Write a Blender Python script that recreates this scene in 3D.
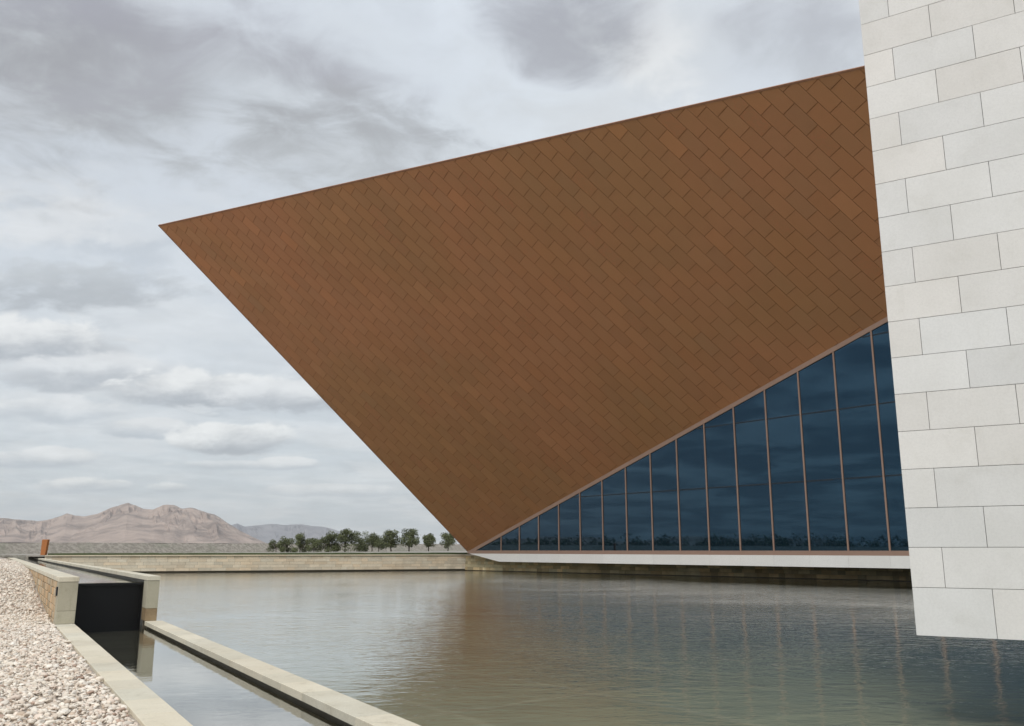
import bpy, math, random
import numpy as np
from mathutils import Vector, Matrix
from mathutils.geometry import tessellate_polygon

R = math.radians
scn = bpy.context.scene
for o in list(bpy.data.objects):
    bpy.data.objects.remove(o)
COL = scn.collection

# ------------------------------------------------------------------ camera
F_PX, HOR = 882.0, 550.0
PITCH = math.atan2(HOR - 363.0, F_PX)
cam = bpy.data.cameras.new("camera")
cam.sensor_width = 36.0
cam.lens = 36.0 * F_PX / 1024.0
cam.clip_start, cam.clip_end = 0.1, 40000.0
cam_o = bpy.data.objects.new("camera", cam)
COL.objects.link(cam_o)
cam_o.location = (0, 0, 0)                       # eye level is z = 0
cam_o.rotation_euler = (math.pi / 2 + PITCH, 0, 0)
scn.camera = cam_o

# ------------------------------------------------------------------ node helper
class V:
    """a socket with arithmetic"""
    def __init__(s, nt, sock): s.nt, s.s = nt, sock
    def _m(s, op, b=None, c=None, clamp=False):
        n = s.nt.nodes.new('ShaderNodeMath'); n.operation = op; n.use_clamp = clamp
        for i, q in enumerate((s, b, c)):
            if q is None: continue
            if isinstance(q, V): s.nt.links.new(q.s, n.inputs[i])
            else: n.inputs[i].default_value = q
        return V(s.nt, n.outputs[0])
    def __add__(s, b): return s._m('ADD', b)
    def __sub__(s, b): return s._m('SUBTRACT', b)
    def __mul__(s, b): return s._m('MULTIPLY', b)
    def __truediv__(s, b): return s._m('DIVIDE', b)
    def clamp(s): return s._m('ADD', 0.0, clamp=True)
    def max(s, b): return s._m('MAXIMUM', b)
    def min(s, b): return s._m('MINIMUM', b)
    def smooth(s, a, b, lo=0.0, hi=1.0):
        n = s.nt.nodes.new('ShaderNodeMapRange'); n.interpolation_type = 'SMOOTHSTEP'
        s.nt.links.new(s.s, n.inputs['Value'])
        n.inputs['From Min'].default_value = a; n.inputs['From Max'].default_value = b
        n.inputs['To Min'].default_value = lo; n.inputs['To Max'].default_value = hi
        return V(s.nt, n.outputs['Result'])
def put(nt, sock, val):
    if isinstance(val, V): nt.links.new(val.s, sock)
    elif hasattr(val, 'is_output'): nt.links.new(val, sock)
    else: sock.default_value = val
def mixc(nt, f, a, b, blend='MIX'):
    n = nt.nodes.new('ShaderNodeMix'); n.data_type = 'RGBA'; n.blend_type = blend
    def c(v): return v if isinstance(v, V) else (tuple(v) + (1.0,) if len(v) == 3 else v)
    put(nt, n.inputs[0], f); put(nt, n.inputs[6], c(a)); put(nt, n.inputs[7], c(b))
    return V(nt, n.outputs[2])
def noise(nt, vec, scale, detail=4, rough=0.55, dist=0.0, color=False):
    n = nt.nodes.new('ShaderNodeTexNoise')
    n.inputs['Scale'].default_value = scale; n.inputs['Detail'].default_value = detail
    n.inputs['Roughness'].default_value = rough; n.inputs['Distortion'].default_value = dist
    if vec is not None: nt.links.new(vec.s, n.inputs['Vector'])
    return V(nt, n.outputs['Color' if color else 'Fac'])
def comb(nt, x, y, z=0.0):
    n = nt.nodes.new('ShaderNodeCombineXYZ')
    put(nt, n.inputs[0], x); put(nt, n.inputs[1], y); put(nt, n.inputs[2], z)
    return V(nt, n.outputs[0])
def sep(nt, v):
    n = nt.nodes.new('ShaderNodeSeparateXYZ'); nt.links.new(v.s, n.inputs[0])
    return [V(nt, n.outputs[i]) for i in range(3)]

# pixel of the measured photograph -> viewing direction, used only to measure real positions
CP, SP = math.cos(PITCH), math.sin(PITCH)
def ray(x, y):
    cx, cy = (x - 512) / F_PX, (y - 363) / F_PX
    return Vector((cx, CP + cy * SP, SP - cy * CP))
def on_z(x, y, z):
    r = ray(x, y); return r * (z / r.z)
def on_plane(x, y, p0, n):
    r = ray(x, y); return r * (p0.dot(n) / r.dot(n))

# ------------------------------------------------------------------ world: overcast sky
SUN_DIR = Vector((-0.28, -0.62, 0.74)).normalized()
SUN_EL = math.asin(SUN_DIR.z); SUN_ROT = math.atan2(SUN_DIR.x, SUN_DIR.y)
world = bpy.data.worlds.new("World"); scn.world = world; world.use_nodes = True
nt = world.node_tree; nt.nodes.clear()
out = nt.nodes.new('ShaderNodeOutputWorld'); bg = nt.nodes.new('ShaderNodeBackground')
bg.inputs['Strength'].default_value = 0.1
nt.links.new(bg.outputs[0], out.inputs[0])
sky = nt.nodes.new('ShaderNodeTexSky'); sky.sky_type = 'NISHITA'; sky.sun_disc = False
sky.sun_elevation = SUN_EL; sky.sun_rotation = SUN_ROT
tc = nt.nodes.new('ShaderNodeTexCoord')
D = V(nt, tc.outputs['Generated'])
dx, dy, dz = sep(nt, D)
up = dz.max(0.0)
inv = up + 0.085
P = comb(nt, dx / inv, dy / inv, 0.0)            # cloud-deck coordinates
n_big = noise(nt, P, 0.85, 7, 0.55, 0.3)
n_mid = noise(nt, P, 1.7, 8, 0.58, 0.4)
n_fin = noise(nt, P, 4.5, 8, 0.6, 0.3)
# the deck seen a little higher up: gives cumulus lit tops and grey bases
inv2 = up + 0.118
P2 = comb(nt, dx / inv2, dy / inv2, 0.0)
n_mid2 = noise(nt, P2, 1.7, 8, 0.58, 0.4)
n_soft = noise(nt, P, 2.6, 5, 0.5, 0.5)
n_deck = (n_soft - 0.5) * 0.8 + (noise(nt, P, 5.5, 9, 0.62, 0.6) - 0.5) * 0.9
base = mixc(nt, up.smooth(0.02, 0.5), (0.63, 0.68, 0.715), (0.715, 0.765, 0.825))
col = mixc(nt, n_big.smooth(0.42, 0.62), base, (0.74, 0.775, 0.80))
# cumulus rows low down, thin veil higher up
low = up.smooth(0.16, 0.42, 1.0, 0.30)
cum = n_mid.smooth(0.47, 0.60) * low
rel = (n_mid - n_mid2)
ccol = mixc(nt, rel.smooth(-0.05, 0.06), (0.46, 0.505, 0.555), (0.735, 0.755, 0.765))
col = mixc(nt, cum * up.smooth(0.08, 0.3, 0.32, 0.7), col, ccol)
# individual clouds of this sky, by bearing (a) and height (e)
ya = dy.max(0.06)
a_, e_ = dx / ya, dz / ya
AE = comb(nt, a_ * 7.0, e_ * 15.0)
wob = (noise(nt, AE, 2.4, 8, 0.62, 0.25) - 0.5); wob2 = (noise(nt, AE, 0.9, 5, 0.55, 0.2) - 0.5)
front = dy.smooth(0.05, 0.25)
def blob(col, px, py, wx, wy, top, bot, soft=0.35, amt=0.95, rag=2.6, deck=False):
    r = ray(px, py); a0, e0 = r.x / r.y, r.z / r.y
    wa, we = wx / 860.0, wy / 860.0
    u = (a_ - a0) * (1 / wa); v = (e_ - e0) * (1 / we)
    k1, k2 = (n_deck, n_big - 0.5) if deck else (wob, wob2)
    t = (u * u + v * v) * -1.0 + 1.0 + k1 * rag + k2 * rag
    m = t.smooth(0.0, soft) * front * amt
    c = mixc(nt, (v + k1 * 1.8 + k2 * 1.5).smooth(-0.75, 0.65), bot, top)
    return mixc(nt, m, col, c)
side = (dx * -1.0).smooth(0.55, 0.9)
col = mixc(nt, n_mid.smooth(0.40, 0.58) * side * 0.9, col, (0.24, 0.27, 0.32))  # dark cloud bank added out of view, to give the glass reflections contrast
W1, W2, G1, G2, G3 = (0.90, 0.91, 0.90), (0.82, 0.835, 0.84), (0.46, 0.49, 0.525), (0.36, 0.37, 0.385), (0.545, 0.59, 0.635)
col = blob(col, 330, 70, 330, 190, (0.76, 0.82, 0.89), (0.72, 0.78, 0.83), 1.2, 0.7, deck=True)
col = blob(col, 30, 215, 120, 45, W2, W2, 1.0, 0.7)
col = blob(col, 125, 85, 370, 165, (0.42, 0.425, 0.46), (0.37, 0.375, 0.375), 1.4, 0.95, 2.6, deck=True)
col = blob(col, 20, 20, 200, 90, (0.36, 0.36, 0.40), (0.35, 0.355, 0.36), 1.2, 0.7, 2.6, deck=True)
col = blob(col, 300, 150, 190, 75, (0.41, 0.42, 0.43), (0.50, 0.52, 0.53), 1.1, 0.8, 2.8, deck=True)
col = blob(col, 665, 45, 60, 75, (0.90, 0.92, 0.93), W1, 1.0, 0.8, 3.0, deck=True)
col = blob(col, 580, 25, 135, 70, (0.41, 0.42, 0.46), (0.42, 0.43, 0.46), 1.3, 0.92, 3.0, deck=True)
col = blob(col, 780, 40, 135, 75, (0.46, 0.475, 0.51), (0.50, 0.525, 0.55), 1.6, 0.85, 3.0, deck=True)
col = blob(col, 60, 286, 150, 34, (0.55, 0.58, 0.60), (0.45, 0.475, 0.50), 0.9, 0.85)
col = blob(col, 30, 340, 115, 30, W1, G1, 0.6)
col = blob(col, 85, 372, 120, 22, W2, G1, 0.7, 0.8)
col = blob(col, 200, 388, 110, 22, W1, G1, 0.6)
col = blob(col, 295, 398, 85, 20, W2, G1, 0.6)
col = blob(col, 40, 410, 110, 16, W2, G3, 0.7, 0.8)
col = blob(col, 140, 428, 50, 11, W2, G3, 0.6)
col = blob(col, 240, 437, 62, 19, W1, G1, 0.55)
col = blob(col, 35, 458, 70, 11, W2, G3, 0.6)
col = blob(col, 92, 485, 60, 9, W1, G3, 0.6)
col = blob(col, 168, 488, 26, 8, W1, G3, 0.6)
col = blob(col, 290, 463, 40, 7, W2, G3, 0.6)
col = blob(col, 330, 490, 80, 7, W2, G3, 0.6, 0.7)
col = blob(col, 230, 465, 100, 5, W2, G3, 0.7, 0.6)
tex = (n_deck * 0.24 + 1.0)._m('ADD', wob * (up.smooth(0.15, 0.3, 0.22, 0.0)))
cmb = comb(nt, tex, tex, tex); col = mixc(nt, 1.0, col, cmb, 'MULTIPLY')
scale = nt.nodes.new('ShaderNodeVectorMath'); scale.operation = 'SCALE'
nt.links.new(col.s, scale.inputs[0]); scale.inputs['Scale'].default_value = 7.2
full = mixc(nt, 0.08, V(nt, scale.outputs[0]), V(nt, sky.outputs[0]))
nt.links.new(full.s, bg.inputs['Color'])

sun = bpy.data.lights.new("sun", 'SUN'); sun.energy = 1.5; sun.angle = R(25); sun.color = (1.0, 0.96, 0.9)
sun_o = bpy.data.objects.new("sun", sun); COL.objects.link(sun_o)
sun_o.rotation_euler = SUN_DIR.to_track_quat('Z', 'Y').to_euler()

scn.view_settings.view_transform = 'Standard'; scn.view_settings.look = 'None'
scn.view_settings.exposure = 0.5; scn.view_settings.gamma = 1.0
scn.view_settings.use_curve_mapping = False
scn.cycles.max_bounces = 8; scn.cycles.transparent_max_bounces = 8
scn.cycles.caustics_reflective = False; scn.cycles.caustics_refractive = False

# ------------------------------------------------------------------ materials
def mat(name):
    m = bpy.data.materials.new(name); m.use_nodes = True
    t = m.node_tree; b = t.nodes['Principled BSDF']
    return m, t, b
def coords(t, kind='Object'):
    return V(t, t.nodes.new('ShaderNodeTexCoord').outputs[kind])
def vattr(t, name):
    n = t.nodes.new('ShaderNodeAttribute'); n.attribute_name = name
    return V(t, n.outputs['Color'])
def bump(t, b, h, strength, dist):
    n = t.nodes.new('ShaderNodeBump'); n.inputs['Strength'].default_value = strength; n.inputs['Distance'].default_value = dist
    t.links.new(h.s, n.inputs['Height']); t.links.new(n.outputs[0], b.inputs['Normal']); return n
def scalev(t, v, s):
    n = t.nodes.new('ShaderNodeVectorMath'); n.operation = 'MULTIPLY'
    t.links.new(v.s, n.inputs[0]); n.inputs[1].default_value = s
    return V(t, n.outputs[0])
def stone_mat(name, c1, c2, fine=30.0, rough=0.8, attr=True, bumpd=0.004, blot=1.2, spec=0.3, stain=0.0, grain=0.35):
    """stone with grain, soft blotches and (attr) a tint per block"""
    m, t, b = mat(name); o = coords(t)
    f = noise(t, o, blot, 6, 0.6); g = noise(t, o, fine, 5, 0.6)
    c = mixc(t, f.smooth(0.3, 0.7), c1, c2)
    c = mixc(t, g.smooth(0.35, 0.7) * grain, c, tuple(x * 0.72 for x in c1))
    if stain:
        st = noise(t, o, 2.6, 7, 0.7, 0.5).smooth(0.52, 0.72) * stain
        c = mixc(t, st, c, (c1[0] * 0.5, c1[1] * 0.46, c1[2] * 0.38))
        st2 = noise(t, scalev(t, o, (1, 1, .25)), 7.0, 5, 0.6, 0.2).smooth(0.56, 0.75) * stain
        c = mixc(t, st2, c, (c1[0] * 0.62, c1[1] * 0.62, c1[2] * 0.58))
    if attr: c = mixc(t, 1.0, c, vattr(t, 'tint'), 'MULTIPLY')
    put(t, b.inputs['Base Color'], c); b.inputs['Roughness'].default_value = rough
    b.inputs['Specular IOR Level'].default_value = spec
    bump(t, b, g + f * 2.0, 0.6, bumpd)
    return m
M = {}
M['coping'] = stone_mat('coping_limestone', (0.70, 0.65, 0.525), (0.63, 0.575, 0.45), 40, 0.75, stain=0.4)
M['pier'] = stone_mat('pier_limestone', (0.50, 0.46, 0.35), (0.42, 0.385, 0.29), 40, 0.8, stain=0.35)
M['pier_wet'] = stone_mat('stained_limestone', (0.25, 0.175, 0.10), (0.33, 0.25, 0.15), 25, 0.6)
M['shade_wet_wall'] = stone_mat('shade_dark_stone', (0.09, 0.075, 0.052), (0.14, 0.12, 0.085), 18, 0.5, False)  # shadow gap under the copings and waterline wetness, put into the colour
M['ashlar'] = stone_mat('rough_ashlar', (0.56, 0.435, 0.29), (0.45, 0.345, 0.225), 16, 0.9, True, 0.02)
M['mortar'] = stone_mat('lime_mortar', (0.30, 0.25, 0.18), (0.24, 0.2, 0.14), 30, 0.95, False)
M['shore'] = stone_mat('shore_sandstone', (0.80, 0.70, 0.55), (0.70, 0.60, 0.46), 8, 0.9, True, 0.01)
M['tower'] = stone_mat('white_limestone', (0.75, 0.74, 0.725), (0.70, 0.69, 0.67), 38, 0.7, True, 0.002, 1.3, stain=0.10, grain=0.2)
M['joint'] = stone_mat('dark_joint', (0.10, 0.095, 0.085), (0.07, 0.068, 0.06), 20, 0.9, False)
M['slab'] = stone_mat('white_slab', (0.80, 0.79, 0.77), (0.76, 0.75, 0.73), 20, 0.6, True, 0.002, 0.4)
M['rubble'] = stone_mat('gravel_stone', (0.79, 0.735, 0.655), (0.71, 0.65, 0.575), 25, 0.9, True, 0.006, 9.0)
M['gravel_base'] = stone_mat('gravel_bed', (0.50, 0.44, 0.375), (0.38, 0.33, 0.28), 26, 0.95, False, 0.03, 8.0)
M['desert'] = stone_mat('desert_ground', (0.34, 0.29, 0.22), (0.27, 0.23, 0.17), 0.6, 0.95, False, 0.02, 0.02)
M['path'] = stone_mat('pale_path', (0.36, 0.34, 0.30), (0.31, 0.29, 0.25), 0.8, 0.95, False, 0.01, 0.1)

# rammed gravel embankment
m, t, b = mat('embankment_rock'); o = coords(t)
f = noise(t, o, 0.25, 6, 0.7); g = noise(t, o, 2.4, 5, 0.8)
c = mixc(t, g.smooth(0.40, 0.60), (0.22, 0.197, 0.168), (0.35, 0.32, 0.275))
c = mixc(t, f.smooth(0.45, 0.7) * 0.5, c, (0.17, 0.19, 0.13))
put(t, b.inputs['Base Color'], c); b.inputs['Roughness'].default_value = 0.95; bump(t, b, g, 0.7, 0.12); M['berm'] = m
# grass
m, t, b = mat('lawn_grass'); o = coords(t)
c = mixc(t, noise(t, o, 1.5, 6, 0.7), (0.04, 0.06, 0.018), (0.09, 0.12, 0.04))
put(t, b.inputs['Base Color'], c); b.inputs['Roughness'].default_value = 0.9; M['grass'] = m
# brown cladding
m, t, b = mat('brown_cladding_tile'); o = coords(t)
f = noise(t, o, 0.09, 4, 0.5); g = noise(t, o, 4.5, 6, 0.75, 0.6); s = noise(t, o, 1.0, 3, 0.5)
c = mixc(t, 1.0, mixc(t, f.smooth(0.35, 0.65), (0.50, 0.226, 0.113), (0.445, 0.222, 0.104)), vattr(t, 'tint'), 'MULTIPLY')
rough_tile = V(t, t.nodes.new('ShaderNodeAttribute').outputs['Fac']); rough_tile.s.node.attribute_name = 'mottle'
c = mixc(t, g.smooth(0.42, 0.62) * (rough_tile * 0.75 + 0.06), c, (0.48, 0.195, 0.095))
c = mixc(t, g.smooth(0.60, 0.42) * (rough_tile * 0.5 + 0.04), c, (0.40, 0.19, 0.092))
put(t, b.inputs['Base Color'], c); b.inputs['Roughness'].default_value = 0.62
b.inputs['Specular IOR Level'].default_value = 0.35; bump(t, b, g, 0.35, 0.01); M['clad'] = m
M['clad_joint'] = stone_mat('cladding_joint', (0.36, 0.165, 0.078), (0.32, 0.15, 0.07), 5, 0.9, False)
M['body'] = stone_mat('brown_roof', (0.36, 0.18, 0.11), (0.31, 0.155, 0.095), 3, 0.7, False)
# bronze frame
m, t, b = mat('bronze_frame'); o = coords(t)
c = mixc(t, noise(t, o, 0.6, 4), (0.345, 0.225, 0.17), (0.30, 0.195, 0.148))
put(t, b.inputs['Base Color'], c); b.inputs['Roughness'].default_value = 0.5; b.inputs['Metallic'].default_value = 0.15; M['bronze'] = m
m, t, b = mat('dark_gasket'); b.inputs['Base Color'].default_value = (0.012, 0.016, 0.022, 1); b.inputs['Roughness'].default_value = 0.4; M['gasket'] = m
# glass
m, t, b = mat('tinted_glass'); o = coords(t)
c = mixc(t, noise(t, o, 0.25, 3), (0.002, 0.007, 0.014), (0.003, 0.010, 0.018))
put(t, b.inputs['Base Color'], c); b.inputs['Roughness'].default_value = 0.02
b.inputs['IOR'].default_value = 1.95; b.inputs['Specular Tint'].default_value = (0.36, 0.70, 1.0, 1)
bump(t, b, noise(t, o, 0.45, 1), 0.05, 0.02); M['glass'] = m
# black weir panel
m, t, b = mat('black_weir'); b.inputs['Base Color'].default_value = (0.004, 0.004, 0.0045, 1); b.inputs['Roughness'].default_value = 0.35
b.inputs['Specular IOR Level'].default_value = 0.25
o = coords(t); bump(t, b, noise(t, o, 6, 4), 0.3, 0.01); M['black'] = m
# rust
m, t, b = mat('rusted_steel'); o = coords(t)
c = mixc(t, noise(t, o, 3.0, 7, 0.7), (0.48, 0.19, 0.06), (0.34, 0.12, 0.04))
put(t, b.inputs['Base Color'], c); b.inputs['Roughness'].default_value = 0.85; M['rust'] = m
# bark, leaves
m, t, b = mat('bark'); o = coords(t)
put(t, b.inputs['Base Color'], mixc(t, noise(t, o, 6, 5), (0.10, 0.075, 0.05), (0.05, 0.04, 0.03))); b.inputs['Roughness'].default_value = 0.95; M['bark'] = m
m, t, b = mat('dry_foliage'); o = coords(t)
c = mixc(t, noise(t, o, 0.9, 4), (0.08, 0.095, 0.042), (0.16, 0.18, 0.09))
c = mixc(t, 1.0, c, vattr(t, 'tint'), 'MULTIPLY')
put(t, b.inputs['Base Color'], c); b.inputs['Roughness'].default_value = 0.8; M['leaf'] = m
# mountains
def rock_mat(name, a, bb, c2, sc):
    m, t, b = mat(name); o = coords(t)
    f = noise(t, scalev(t, o, (1, 1, 2.0)), sc, 8, 0.62, 0.5); g = noise(t, o, sc * 4, 8, 0.65)
    c = mixc(t, f.smooth(0.36, 0.62), a, bb); c = mixc(t, g.smooth(0.5, 0.68) * 0.6, c, c2)
    put(t, b.inputs['Base Color'], c); b.inputs['Roughness'].default_value = 1.0
    b.inputs['Specular IOR Level'].default_value = 0.0
    bump(t, b, g, 0.8, 12.0); return m
M['rock'] = rock_mat('mountain_rock', (0.25, 0.20, 0.175), (0.46, 0.365, 0.31), (0.52, 0.42, 0.35), 0.006)
M['rock_far'] = rock_mat('far_mountain_rock', (0.24, 0.24, 0.26), (0.30, 0.295, 0.31), (0.33, 0.32, 0.32), 0.004)  # blue-grey of distant haze painted into the rock colour

def water_mat(name, wave, tint, ruffle, gain, murky=False):
    """clear water: Fresnel mix of a mirror and a see-through, softly tinted film"""
    m, t, b = mat(name); t.nodes.remove(b)
    o = coords(t)
    tr = t.nodes.new('ShaderNodeBsdfTransparent'); tr.inputs[0].default_value = tint + (1,)
    gl = t.nodes.new('ShaderNodeBsdfGlossy'); gl.inputs['Roughness'].default_value = 0.05 if murky else 0.02
    gl.inputs['Color'].default_value = (0.98, 0.99, 0.99, 1)
    fr = t.nodes.new('ShaderNodeFresnel'); fr.inputs['IOR'].default_value = 1.333
    mx = t.nodes.new('ShaderNodeMixShader')
    v1 = scalev(t, o, (1.0, 1.6, 1.0))
    w = noise(t, v1, 1.5, 2, 0.5, 0.5) * 1.0 + noise(t, v1, 4.2, 2, 0.5, 0.6) * 0.55 + noise(t, v1, 11.0, 2, 0.6, 0.4) * 0.16
    amp = noise(t, scalev(t, o, (1, 1.3, 1)), 0.075, 4, 0.55, 0.6).smooth(0.36, 0.62, ruffle, 1.0)
    bp = t.nodes.new('ShaderNodeBump'); bp.inputs['Strength'].default_value = 1.0
    bp.inputs['Distance'].default_value = wave
    t.links.new((w * amp).s, bp.inputs['Height'])
    for n in (gl, fr): t.links.new(bp.outputs[0], n.inputs['Normal'])
    F = V(t, fr.outputs[0]); refl = F._m('POWER', gain)
    if murky: refl = refl * F.smooth(0.15, 0.60)
    t.links.new(refl.s, mx.inputs[0]); t.links.new(tr.outputs[0], mx.inputs[1]); t.links.new(gl.outputs[0], mx.inputs[2])
    t.links.new(mx.outputs[0], t.nodes['Material Output'].inputs[0])
    return m
M['lake'] = water_mat('lake_water', 0.0145, (0.93, 0.94, 0.90), 0.45, 0.38, True)
M['calm'] = water_mat('calm_water', 0.0035, (0.8, 0.81, 0.75), 0.3, 0.5)
# lake floor: silted paving
m, t, b = mat('silted_paving'); o = coords(t)
br = t.nodes.new('ShaderNodeTexBrick'); wv = noise(t, o, 0.3, 5, 0.6, 0.0, True)
rot = t.nodes.new('ShaderNodeMapping'); rot.inputs['Rotation'].default_value = (0, 0, R(52)); vm = t.nodes.new('ShaderNodeVectorMath'); vm.operation = 'MULTIPLY_ADD'; t.links.new(wv.s, vm.inputs[0]); vm.inputs[1].default_value = (1.1, 1.1, 0); t.links.new(o.s, vm.inputs[2]); t.links.new(vm.outputs[0], rot.inputs[0]); t.links.new(rot.outputs[0], br.inputs['Vector'])
br.inputs['Scale'].default_value = 0.1; br.inputs['Mortar Size'].default_value = 0.012; br.inputs['Mortar Smooth'].default_value = 1.0; br.offset = 0.0
br.inputs['Color1'].default_value = (0.27, 0.288, 0.22, 1); br.inputs['Color2'].default_value = (0.345, 0.36, 0.27, 1); br.inputs['Mortar'].default_value = (0.365, 0.37, 0.29, 1)
f = noise(t, o, 0.22, 7, 0.65, 0.8); g = noise(t, scalev(t, o, (.5, 1.6, 1)), 1.6, 7, 0.72, 0.3)
c = mixc(t, f.smooth(0.42, 0.66) * 0.55, V(t, br.outputs[0]), (0.37, 0.365, 0.26))
c = mixc(t, g.smooth(0.46, 0.7) * 0.45, c, (0.20, 0.215, 0.175))
put(t, b.inputs['Base Color'], c); b.inputs['Roughness'].default_value = 0.9; M['lakebed'] = m
M['chanbed'] = stone_mat('channel_bed', (0.22, 0.21, 0.17), (0.16, 0.15, 0.12), 6, 0.9, False)

# ------------------------------------------------------------------ mesh helpers
def link(name, me, parent=None):
    o = bpy.data.objects.new(name, me); COL.objects.link(o)
    if parent is not None: o.parent = parent
    return o
class MB:
    """collects polygons; an optional tint per face"""
    def __init__(s): s.v, s.f, s.t, s.k = [], [], [], []
    def poly(s, pts, tint=(1, 1, 1), k=0.0):
        i = len(s.v); s.v += [tuple(p) for p in pts]; s.f.append(tuple(range(i, i + len(pts)))); s.t.append(tint); s.k.append(k)
    def prism(s, pts, d, tint=(1, 1, 1), k=0.0):
        """solid between polygon pts and pts + d"""
        pts = [Vector(p) for p in pts]; d = Vector(d); n = len(pts)
        i = len(s.v); s.v += [tuple(p) for p in pts] + [tuple(p + d) for p in pts]
        nn = sum(((pts[j] - pts[0]).cross(pts[(j + 1) % n] - pts[0]) for j in range(n)), Vector())
        flip = nn.dot(d) > 0
        F = [tuple(range(i, i + n)), tuple(range(i + 2 * n - 1, i + n - 1, -1))]
        F += [(i + (j + 1) % n, i + j, i + n + j, i + n + (j + 1) % n) for j in range(n)]
        if flip: F = [tuple(reversed(f)) for f in F]
        for f in F: s.f.append(f); s.t.append(tint); s.k.append(k)
    def box(s, o, a, b, c, tint=(1, 1, 1)):
        o, a, b, c = Vector(o), Vector(a), Vector(b), Vector(c)
        s.prism([o, o + a, o + a + b, o + b], c, tint)
    def build(s, name, m, parent=None, bevel=0.0):
        me = bpy.data.meshes.new(name); me.from_pydata(s.v, [], s.f); me.update()
        at = me.attributes.new('tint', 'FLOAT_COLOR', 'FACE')
        at.data.foreach_set('color', np.array([tuple(t) + (1.0,) for t in s.t], 'f').ravel())
        if any(s.k):
            at = me.attributes.new('mottle', 'FLOAT', 'FACE'); at.data.foreach_set('value', np.array(s.k, 'f'))
        me.materials.append(m); o = link(name, me, parent)
        if bevel:
            bv = o.modifiers.new('bevel', 'BEVEL'); bv.width = bevel; bv.segments = 2; bv.limit_method = 'ANGLE'; bv.angle_limit = R(40)
        return o
def tag(o, label, cat, group=None):
    o['label'] = label; o['category'] = cat
    if group: o['group'] = group
    return o
def struct(o, kind='structure'):
    o['kind'] = kind; return o
def thing(name, label, cat, loc=(0, 0, 0), group=None):
    o = bpy.data.objects.new(name, None); COL.objects.link(o); o.location = loc; o.empty_display_size = 0.3
    return tag(o, label, cat, group)
def adopt(parent, *objs):
    """parent world-space meshes to a thing whose Empty sits elsewhere"""
    for o in objs:
        o.parent = parent; o.matrix_parent_inverse = Matrix.Translation(parent.location).inverted()
rnd = random.Random(7)
def grey(lo, hi, warm=0.0):
    k = rnd.uniform(lo, hi); w = rnd.uniform(-warm, warm)
    return (k * (1 + w), k, k * (1 - w))

# ------------------------------------------------------------------ layout (metres, eye at 0,0,0)
Z_GRAVEL, Z_KERB, Z_LAKE, Z_BED = -1.69, -1.65, -1.77, -2.05
Z_UP, Z_UPW, Z_LOW = -0.61, -0.775, -1.795
RP = 3.645                                          # outer face of the raised right wall
VW = 23.85                                          # the weir plate
ANG = R(30.15)
C = Vector((-math.sin(ANG), math.cos(ANG), 0))      # along the channel, away
Q = Vector((math.cos(ANG), math.sin(ANG), 0))       # to the right of it
V0 = 23.15                                          # where the weir and its piers stand
R0, R1, R2, R3 = 1.48, 1.88, 3.38, 3.77             # left kerb, water, right kerb
V_END = 105.0
def cq(r, v, z=0.0): return Q * r + C * v + Vector((0, 0, z))
def zup(z): return Vector((0, 0, z))

S0 = on_z(170, 572.8, Z_LAKE); S1 = on_z(480, 570.3, Z_LAKE)      # far shore
sd = (S1 - S0).normalized()
U0 = on_z(520, 571.8, Z_LAKE); U1 = on_z(908, 581.5, Z_LAKE)      # wall under the building
ud = (U1 - U0).normalized()
def meet(p, d, q, e):
    den = d.x * e.y - d.y * e.x; w = q - p
    return p + d * ((w.x * e.y - w.y * e.x) / den)
SHORE_L = meet(S0, sd, cq(R3, 0), C); CORNER = meet(S0, sd, U0, ud)
SHORE_L.z = CORNER.z = 0
U_END = CORNER + ud * 75
sn = Vector((-sd.y, sd.x, 0)); un = Vector((-ud.y, ud.x, 0))      # away from the lake
Z_SHORE = -0.38

def poly_holes(loops):
    tris = tessellate_polygon([[Vector(p) for p in L] for L in loops])
    flat = [p for L in loops for p in L]
    return flat, tris
# ---- ground: one sheet to the horizon with a basin cut out
G = -0.63
hole = [cq(-18.5, -45, G), cq(-18.5, 66, G), cq(R0 + .1, 66, G), cq(R0 + .1, V_END, G), cq(R3 - .1, V_END, G),
        cq(R3 - .1, (SHORE_L + sn * .5).dot(C), G), CORNER + sn * .5 + zup(G), CORNER + un * 1.0 + zup(G), U_END + un * .5 + zup(G),
        Vector((110, -45, G)), ]
hole = [Vector((p.x, p.y, G)) for p in hole]
B = 14000
outer = [Vector((-B, -B, G)), Vector((B, -B, G)), Vector((B, B, G)), Vector((-B, B, G))]
fl, tr = poly_holes([outer, hole])
me = bpy.data.meshes.new('ground'); me.from_pydata([tuple(p) for p in fl], [], tr); me.materials.append(M['desert'])
struct(link('ground', me))

# ---- lake bed and water
lake = [cq(R3 - .06, -45), cq(R3 - .06, SHORE_L.dot(C)), SHORE_L + sn * .06, CORNER + sn * .06, U_END + un * .06, Vector((110, -45, 0))]
def sheet(name, pts, z, m):
    mb = MB(); mb.poly([(p[0], p[1], z) for p in pts]); o = mb.build(name, m)
    if o.data.polygons[0].normal.z < 0: o.data.flip_normals()
    return struct(o)
sheet('lake_bed', lake, Z_BED, M['lakebed'])
sheet('lake_water', lake, Z_LAKE, M['lake'])
ch_low = [cq(R1 - .04, -45), cq(R1 - .04, VW + .03), cq(R2 + .04, VW + .03), cq(R2 + .04, -45)]
sheet('channel_bed', ch_low, -1.91, M['chanbed'])
sheet('channel_water', ch_low, Z_LOW, M['calm'])
ch_up = [cq(R1 - .04, VW + .02), cq(R1 - .04, V_END), cq(R2 + .04, V_END), cq(R2 + .04, VW + .02)]
sheet('upper_channel_bed', ch_up, -1.15, M['chanbed'])
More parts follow.
